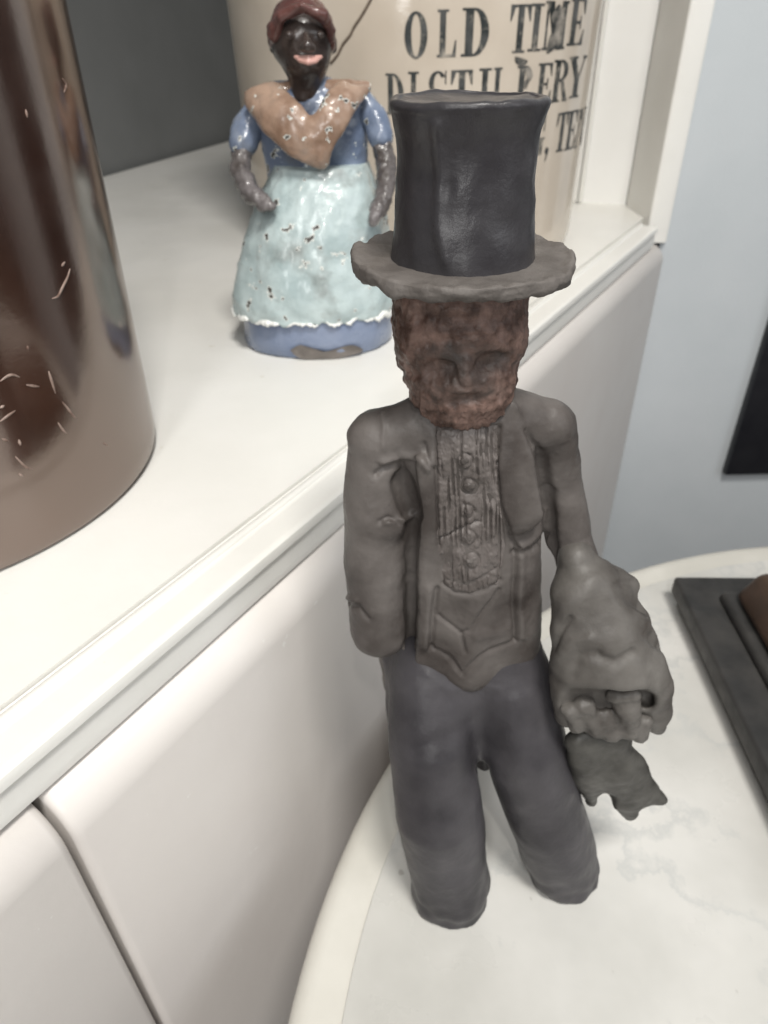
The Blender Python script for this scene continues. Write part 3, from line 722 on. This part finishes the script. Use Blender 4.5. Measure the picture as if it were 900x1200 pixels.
def coat_fn(V, n):
    q = proj(V); fr = (n[:, 1] < -.15).astype(float); d = np.zeros(len(V))
    sd_ = polyd(q, shirt); ins = sstep(-sd_, -1.5, 2.5)
    d -= .0006 * ins
    d -= .0009 * groove(q, [(519, 684), (532, 694), (550, 697), (572, 690), (586, 678)], 2.2) + .0000
    d -= .0010 * groove(q, [(516, 632), (545, 618), (560, 612)], 2.0) * ins
    # waistcoat points and coat fronts
    d -= .0012 * groove(q, [(512, 690), (508, 725), (505, 760)], 2.6)
    d += .0010 * groove(q, [(503, 690), (500, 725), (498, 758)], 5)
    d -= .0013 * groove(q, [(604, 640), (601, 700), (604, 750)], 2.8)
    d += .0010 * groove(q, [(611, 640), (609, 700), (612, 745)], 5)
    d -= .0008 * groove(q, [(514, 722), (540, 742), (552, 738), (585, 690)], 2.2)
    d -= .0009 * groove(q, [(540, 742), (545, 765)], 2.0)
    d -= .0010 * groove(q, [(506, 760), (526, 770), (541, 790), (560, 772), (575, 762), (604, 752)], 2.6)
    d += .0009 * groove(q, [(560, 745), (590, 738)], 7)
    # lapel rims
    d -= .0012 * groove(q, [(585, 500), (581, 545), (586, 590), (600, 632), (608, 642)], 2.2)
    d += .0007 * groove(q, [(600, 640), (620, 636), (634, 622), (639, 596)], 3)
    d -= .0011 * groove(q, [(600, 648), (624, 645), (640, 628)], 3)
    d -= .0009 * groove(q, [(497, 520), (503, 545), (512, 552)], 2.5)
    d -= .0008 * groove(q, [(512, 505), (512, 560), (516, 640)], 2.0)
    # sleeve creases
    d -= .0013 * groove(q, [(440, 556), (448, 549), (458, 546)], 3.5)
    d += .0011 * groove(q, [(448, 540), (470, 531), (490, 536), (502, 548)], 4)
    d += .0011 * groove(q, [(452, 612), (472, 610), (486, 602)], 3.5)
    d -= .0012 * groove(q, [(445, 612), (455, 607), (468, 612)], 3.0)
    d += .0006 * groove(q, [(447, 482), (450, 500), (449, 525)], 2.5)
    d -= .0009 * groove(q, [(408, 708), (420, 712), (432, 726)], 3)
    d += .0008 * groove(q, [(405, 700), (418, 704)], 3)
    d -= .0010 * groove(q, [(618, 505), (625, 520), (630, 525)], 3)
    return d * fr
V, F = g.mesh(); V = relax(V, F, 2); n = vnormals(V, F)
V = V + n * (nz(V, 42) * .0006 + nz(V, 150, 4) * .0002 + coat_fn(V, n))[:, None]
coat = build('coat', V, F, M['coat'], fig, True)
# shirt front: a finely pleated relief pressed into the chest
from mathutils.bvhtree import BVHTree
bvh = BVHTree.FromPolygons(V.tolist(), [tuple(int(i) for i in f) for f in F])
def hit(px, py):
    d = Vector(ray(px, py)).normalized(); p, nn, i, t = bvh.ray_cast(Vector(CAM), d); return (np.array(p), np.array(nn)) if p else (None, None)
gx = np.arange(503, 599, .8); gy = np.arange(492, 704, 1.3); idx = {}; PV = []; PF = []; PN = []; PQ = []
for a, x in enumerate(gx):
    for b, y in enumerate(gy):
        p, nn = hit(x, y)
        if p is not None and p[1] < YF: idx[a, b] = len(PV); PV.append(p); PN.append(nn); PQ.append((x, y))
PV = np.array(PV); PQ = np.array(PQ); PN = np.array(PN)
sdq = polyd(PQ, shirt)
hh = .00055 * sstep(-sdq, -1, 4) - .0011 * sstep(sdq, -1, 2.5)
wob = np.array([2.6 * mnoise.noise(Vector((.012 * a, .016 * b, 3))) for a, b in PQ]); brk = np.array([mnoise.noise(Vector((.11 * a, .022 * b, 8))) for a, b in PQ])
pl = np.zeros(len(PV))
for k_, x in enumerate((517, 523, 529, 535, 541, 558, 564, 570, 576, 581)):
    xx = x + (PQ[:, 1] - 500) * (.03 + .004 * (k_ % 3)); pl += np.exp(-((PQ[:, 0] + wob - xx) / 1.5) ** 2)
hh -= .0011 * pl * sstep(brk, -.22, .25) * sstep(-sdq, 0, 4)
hh -= .0003 * groove(PQ, [(514, 632), (540, 620), (562, 611)], 1.6) + .0006 * groove(PQ, [(524, 678), (545, 684), (566, 676), (580, 664)], 1.6)
for bx, by, br in ((545, 540, 8), (550, 569, 7.5), (547, 598, 7.5), (548, 629, 8.5), (552, 656, 8.5)):
    rr = np.hypot(PQ[:, 0] - bx, PQ[:, 1] - by); hh += .0004 * np.exp(-(rr / br) ** 4) * (1 - np.clip(pl, 0, 1) * 0) - .0005 * np.exp(-((rr - br - 1) / 1.8) ** 2)
hh += np.array([mnoise.fractal(Vector((.09 * a, .09 * b, 5)), .6, 2, 4) for a, b in PQ]) * .00042
hh += np.array([mnoise.fractal(Vector((.03 * a, .03 * b, 15)), .6, 2, 2) for a, b in PQ]) * .0008
PV = PV + PN * hh[:, None]
for (a, b), i0 in idx.items():
    if (a + 1, b) in idx and (a + 1, b + 1) in idx and (a, b + 1) in idx:
        qd = (i0, idx[a, b + 1], idx[a + 1, b + 1], idx[a + 1, b])
        if sdq[list(qd)].min() < 3.5: PF.append(qd)
use = sorted({i for q_ in PF for i in q_}); rm = {o_: i for i, o_ in enumerate(use)}
sh = build('shirt_front', PV[use], [tuple(rm[i] for i in q_) for q_ in PF], M['shirt'], coat, True)
for bx, by, br in ((545, 540, 5), (550, 569, 6), (547, 598, 5), (548, 629, 6.5), (552, 656, 6.5)):
    p, nn = hit(bx, by); r = rpx(br, p); p = p + nn * .0004
    G_ = Grid(p - r * 1.8, p + r * 1.8, r / 8); G_.add(G_.cone(p, p + np.array([.0001, 0, .0001]), r, r, .5), .001)
    vv, ff = G_.mesh(); vv = vv + vnormals(vv, ff) * (nz(vv, 300, bx) * .0005)[:, None]; build('button', vv, ff, M['coat'], coat, True)

# ---- sleeve cuff, fist and held cloth on the right arm
g = fgrid(610, 815, 630, 905, -.046, .026, .0008)
g.chain([pr(676, 655, 24, -.004), pr(690, 690, 40, -.008), pr(704, 735, 54, -.012), pr(714, 785, 58, -.016)], .006)
g.chain([pr(674, 700, 24, -.012), pr(668, 760, 22, -.016), pr(672, 815, 26, -.018), pr(664, 838, 14, -.017)], .005)
g.chain([pr(718, 684, 22, -.006), pr(737, 686, 14, -.005)], .002); g.chain([pr(735, 735, 26, -.012), pr(758, 752, 14, -.010)], .003)
g.chain([pr(745, 770, 30, -.016), pr(760, 800, 27, -.018), pr(765, 832, 22, -.016), pr(768, 850, 10, -.014)], .004)
g.sub(g.cone(P3(752, 712, -.012), P3(735, 700, -.018), rpx(6, P3(740, 705)), rpx(5, P3(740, 705))), .003)
g.sub(g.cone(P3(772, 760, -.014), P3(745, 725, -.026), rpx(4, P3(750, 740)), rpx(3, P3(750, 740))), .004)
g.sub(g.cone(P3(688, 846, -.0325), P3(744, 846, -.0325), rpx(33, P3(700, 830)), rpx(33, P3(700, 830))), .003)
g.sub(g.cone(P3(757, 826, -.040), P3(756, 818, -.020), rpx(9, P3(757, 820)), rpx(9, P3(757, 820))), .002)
g.sub(g.cone(P3(690, 812, -.036), P3(704, 806, -.034), rpx(4, P3(700, 806)), rpx(4, P3(700, 806))), .002)
def cuff_fn(V, n):
    q = proj(V); fr = (n[:, 1] < .1).astype(float)
    d = -.0012 * groove(q, [(648, 760), (660, 735), (668, 725)], 4) - .0010 * groove(q, [(672, 790), (680, 768), (700, 765)], 7)
    d += .0010 * groove(q, [(655, 770), (672, 750), (690, 748)], 6) - .0012 * groove(q, [(700, 770), (722, 778), (742, 765)], 6)
    d -= .0008 * groove(q, [(725, 684), (740, 682)], 4)
    return d * fr
finish(g, 'sleeve_cuff', M['cuff'], fig, 2, .0010, 55, 2., cuff_fn)
g = fgrid(640, 790, 790, 905, -.046, .02, .0006)
g.chain([pr(700, 838, 26, -.018), pr(738, 838, 26, -.018)], .004)
for (x0, y0, x1, y1, r0, r1) in ((667, 832, 676, 850, 11, 10), (684, 826, 698, 852, 12, 11), (708, 838, 716, 858, 12, 11), (734, 824, 738, 852, 16, 13), (756, 846, 750, 862, 10, 9)):
    g.chain([pr(x0, y0, r0, -.0235), pr(x1, y1, r1, -.0235)], .0016)
g.chain([pr(720, 816, 9, -.024), pr(742, 814, 10, -.025)], .002)
finish(g, 'fist', M['cuff'], fig, 2, .0008, 130, 7.)
g = fgrid(640, 800, 840, 985, -.046, .02, .0007)
g.chain([pr(712, 862, 28, -.016), pr(712, 885, 26, -.017), pr(722, 905, 24, -.017)], .004, .75)
g.chain([pr(684, 868, 22, -.020), pr(690, 905, 22, -.019), pr(694, 938, 8, -.016)], .003, .7)
g.chain([pr(728, 900, 22, -.018), pr(736, 935, 22, -.018), pr(739, 956, 8, -.018)], .004, .55); g.chain([pr(728, 900, 24, -.018), pr(756, 928, 16, -.018), pr(774, 938, 9, -.018)], .004, .55)
g.sub(g.cone(P3(690, 876, -.0275), P3(724, 908, -.0265), rpx(11, P3(700, 890)), rpx(11, P3(700, 890))), .002)
g.sub(g.cone(P3(712, 945, -.034), P3(706, 935, -.004), rpx(6, P3(700, 940)), rpx(6, P3(700, 940))), .003)
finish(g, 'held_cloth', M['cloth'], fig, 3, .0006, 70, 9.)

# ---- head
g = fgrid(435, 645, 305, 525, -.034, .034, .0006)
g.chain([pr(539, 350, 79, .003), pr(539, 392, 79, .002), pr(541, 430, 67, -.001), pr(545, 462, 40, -.003)], .006)
g.chain([pr(520, 465, 26, -.004), pr(560, 466, 28, -.004)], .006)
fy = -.0148
g.sub(g.cone(P3(505, 437, fy), P3(528, 434, fy), rpx(8, P3(515, 437)), rpx(6, P3(515, 437))), .003)
g.sub(g.cone(P3(562, 430, fy), P3(594, 424, fy + .002), rpx(6, P3(575, 430)), rpx(7, P3(575, 430))), .003)
g.chain([pr(541, 425, 5, -.0125), pr(545, 452, 8, -.0150)], .004)
g.sub(g.cone(P3(528, 474, -.0155), P3(560, 468, -.0155), rpx(2, P3(545, 475)), rpx(3, P3(545, 475))), .003)
V, F = g.mesh(); V = relax(V, F, 2); n = vnormals(V, F); q = proj(V)
face = [(487, 415), (505, 404), (545, 402), (580, 406), (604, 412), (598, 440), (588, 466), (560, 474), (535, 478), (512, 468), (494, 448)]
fm = sstep(-polyd(q, face) + nz(V, 260, 1.) * 7, -8, 9) * (n[:, 1] < .1)
rough = 1 - .72 * fm
vor = np.array([mnoise.noise(Vector(p * 420)) for p in V])
pits = -np.clip(vor - .32, 0, 1) * .0016
strand = np.array([mnoise.noise(Vector((a * .22, b * .07, 2))) for a, b in q]) * sstep(q[:, 1], 400, 440) * .0007
V = V + n * ((nz(V, 90) * .0006 + nz(V, 340, 3) * .0005 + pits + strand) * rough + nz(V, 150, 6) * .0006 * fm - .0005 * fm)[:, None]
V = V + n * (-.0007 * groove(q, [(497, 431), (512, 426), (530, 430)], 3) - .0006 * groove(q, [(556, 420), (580, 416), (600, 420)], 4) - .0005 * groove(q, [(532, 440), (538, 455), (548, 458)], 3))[:, None] * (n[:, 1] < 0)[:, None]
hd = build('head', V, F, M['head'], fig, True); tint(hd, fm * (.62 + .5 * nz(V, 130, 9)).clip(0, .95))

# ---- top hat: brim and flared crown
hc = P3(542, 300, .003)
def hz(py): return ony(542, py, hc[1])[2]
def hr(px, py): return rpx(px, ony(542, py, hc[1]))
rb = hr(131, 302); zbm = hz(306)
hatb_prof = [(hr(60, 300), -.0016), (rb * .86, -.0020), (rb * .97, -.0018), (rb, -.0006), (rb, .0008), (rb * .975, .0017), (rb * .86, .0014), (hr(60, 300), .0012)]
hp = smooth_prof(hatb_prof, 34); v, f = lathe(hp + [hp[0]], (hc[0], hc[1], zbm), 180, close=False)
rad = np.hypot(v[:, 0] - hc[0], v[:, 1] - hc[1]); ang = np.arctan2(v[:, 1] - hc[1], v[:, 0] - hc[0]); out = sstep(rad / rb, .7, 1)
wv = np.array([mnoise.noise(Vector((2.0 * math.cos(a), 2.0 * math.sin(a), 1.3))) for a in ang]); wf = np.array([mnoise.fractal(Vector((7 * math.cos(a), 7 * math.sin(a), 4.1)), .6, 2, 3) for a in ang])
sc_ = 1 + out * (.04 * wv + .014 * wf); v[:, 0] = hc[0] + (v[:, 0] - hc[0]) * sc_; v[:, 1] = hc[1] + (v[:, 1] - hc[1]) * sc_
v[:, 2] += out * (.0007 * wv + .0002 * wf + .0006 * np.cos(ang) ** 2 - .0012 * np.exp(-((ang + .55) / .3) ** 2))
n = vnormals(v, f); v += n * (nz(v, 190) * .0006 * (0.4 + out))[:, None]
brim = build('hat_brim', v, f, M['brim'], fig, True)
cprof = [(hr(91, 296), hz(318)), (hr(87, 296), hz(310)), (hr(85.5, 290), hz(300)), (hr(84.5, 270), hz(280)), (hr(82.5, 240), hz(245)), (hr(81, 200), hz(205)), (hr(83, 165), hz(165)), (hr(88, 140), hz(141)), (hr(93, 118), hz(125)), (hr(94.5, 112), hz(118)), (hr(92, 108), hz(113.5)), (hr(86, 107), hz(113)), (hr(78, 107), hz(117)), (hr(40, 107), hz(119))]
cpz = [(r, z) for r, z in smooth_prof(cprof, 64)] + [(.0005, hz(119))]
v, f = lathe([(r, z) for r, z in cpz], (hc[0], hc[1], 0), 150)
n = vnormals(v, f); q = proj(v)
d = nz(v, 45, 2) * .0007 + nz(v, 160, 8) * .00018
d += .0007 * groove(q, [(512, 145), (515, 200), (512, 260), (522, 305)], 7) * (n[:, 1] < 0) - .0006 * groove(q, [(523, 222), (530, 221)], 3) * (n[:, 1] < 0)
d += .0004 * groove(q, [(548, 238), (572, 230)], 4) * (n[:, 1] < 0)
v += n * d[:, None]; v[:, 2] += (v[:, 2] > hz(125)) * nz(v, 60, 3) * .0004
build('hat_crown', v, f, M['hat'], fig, True)
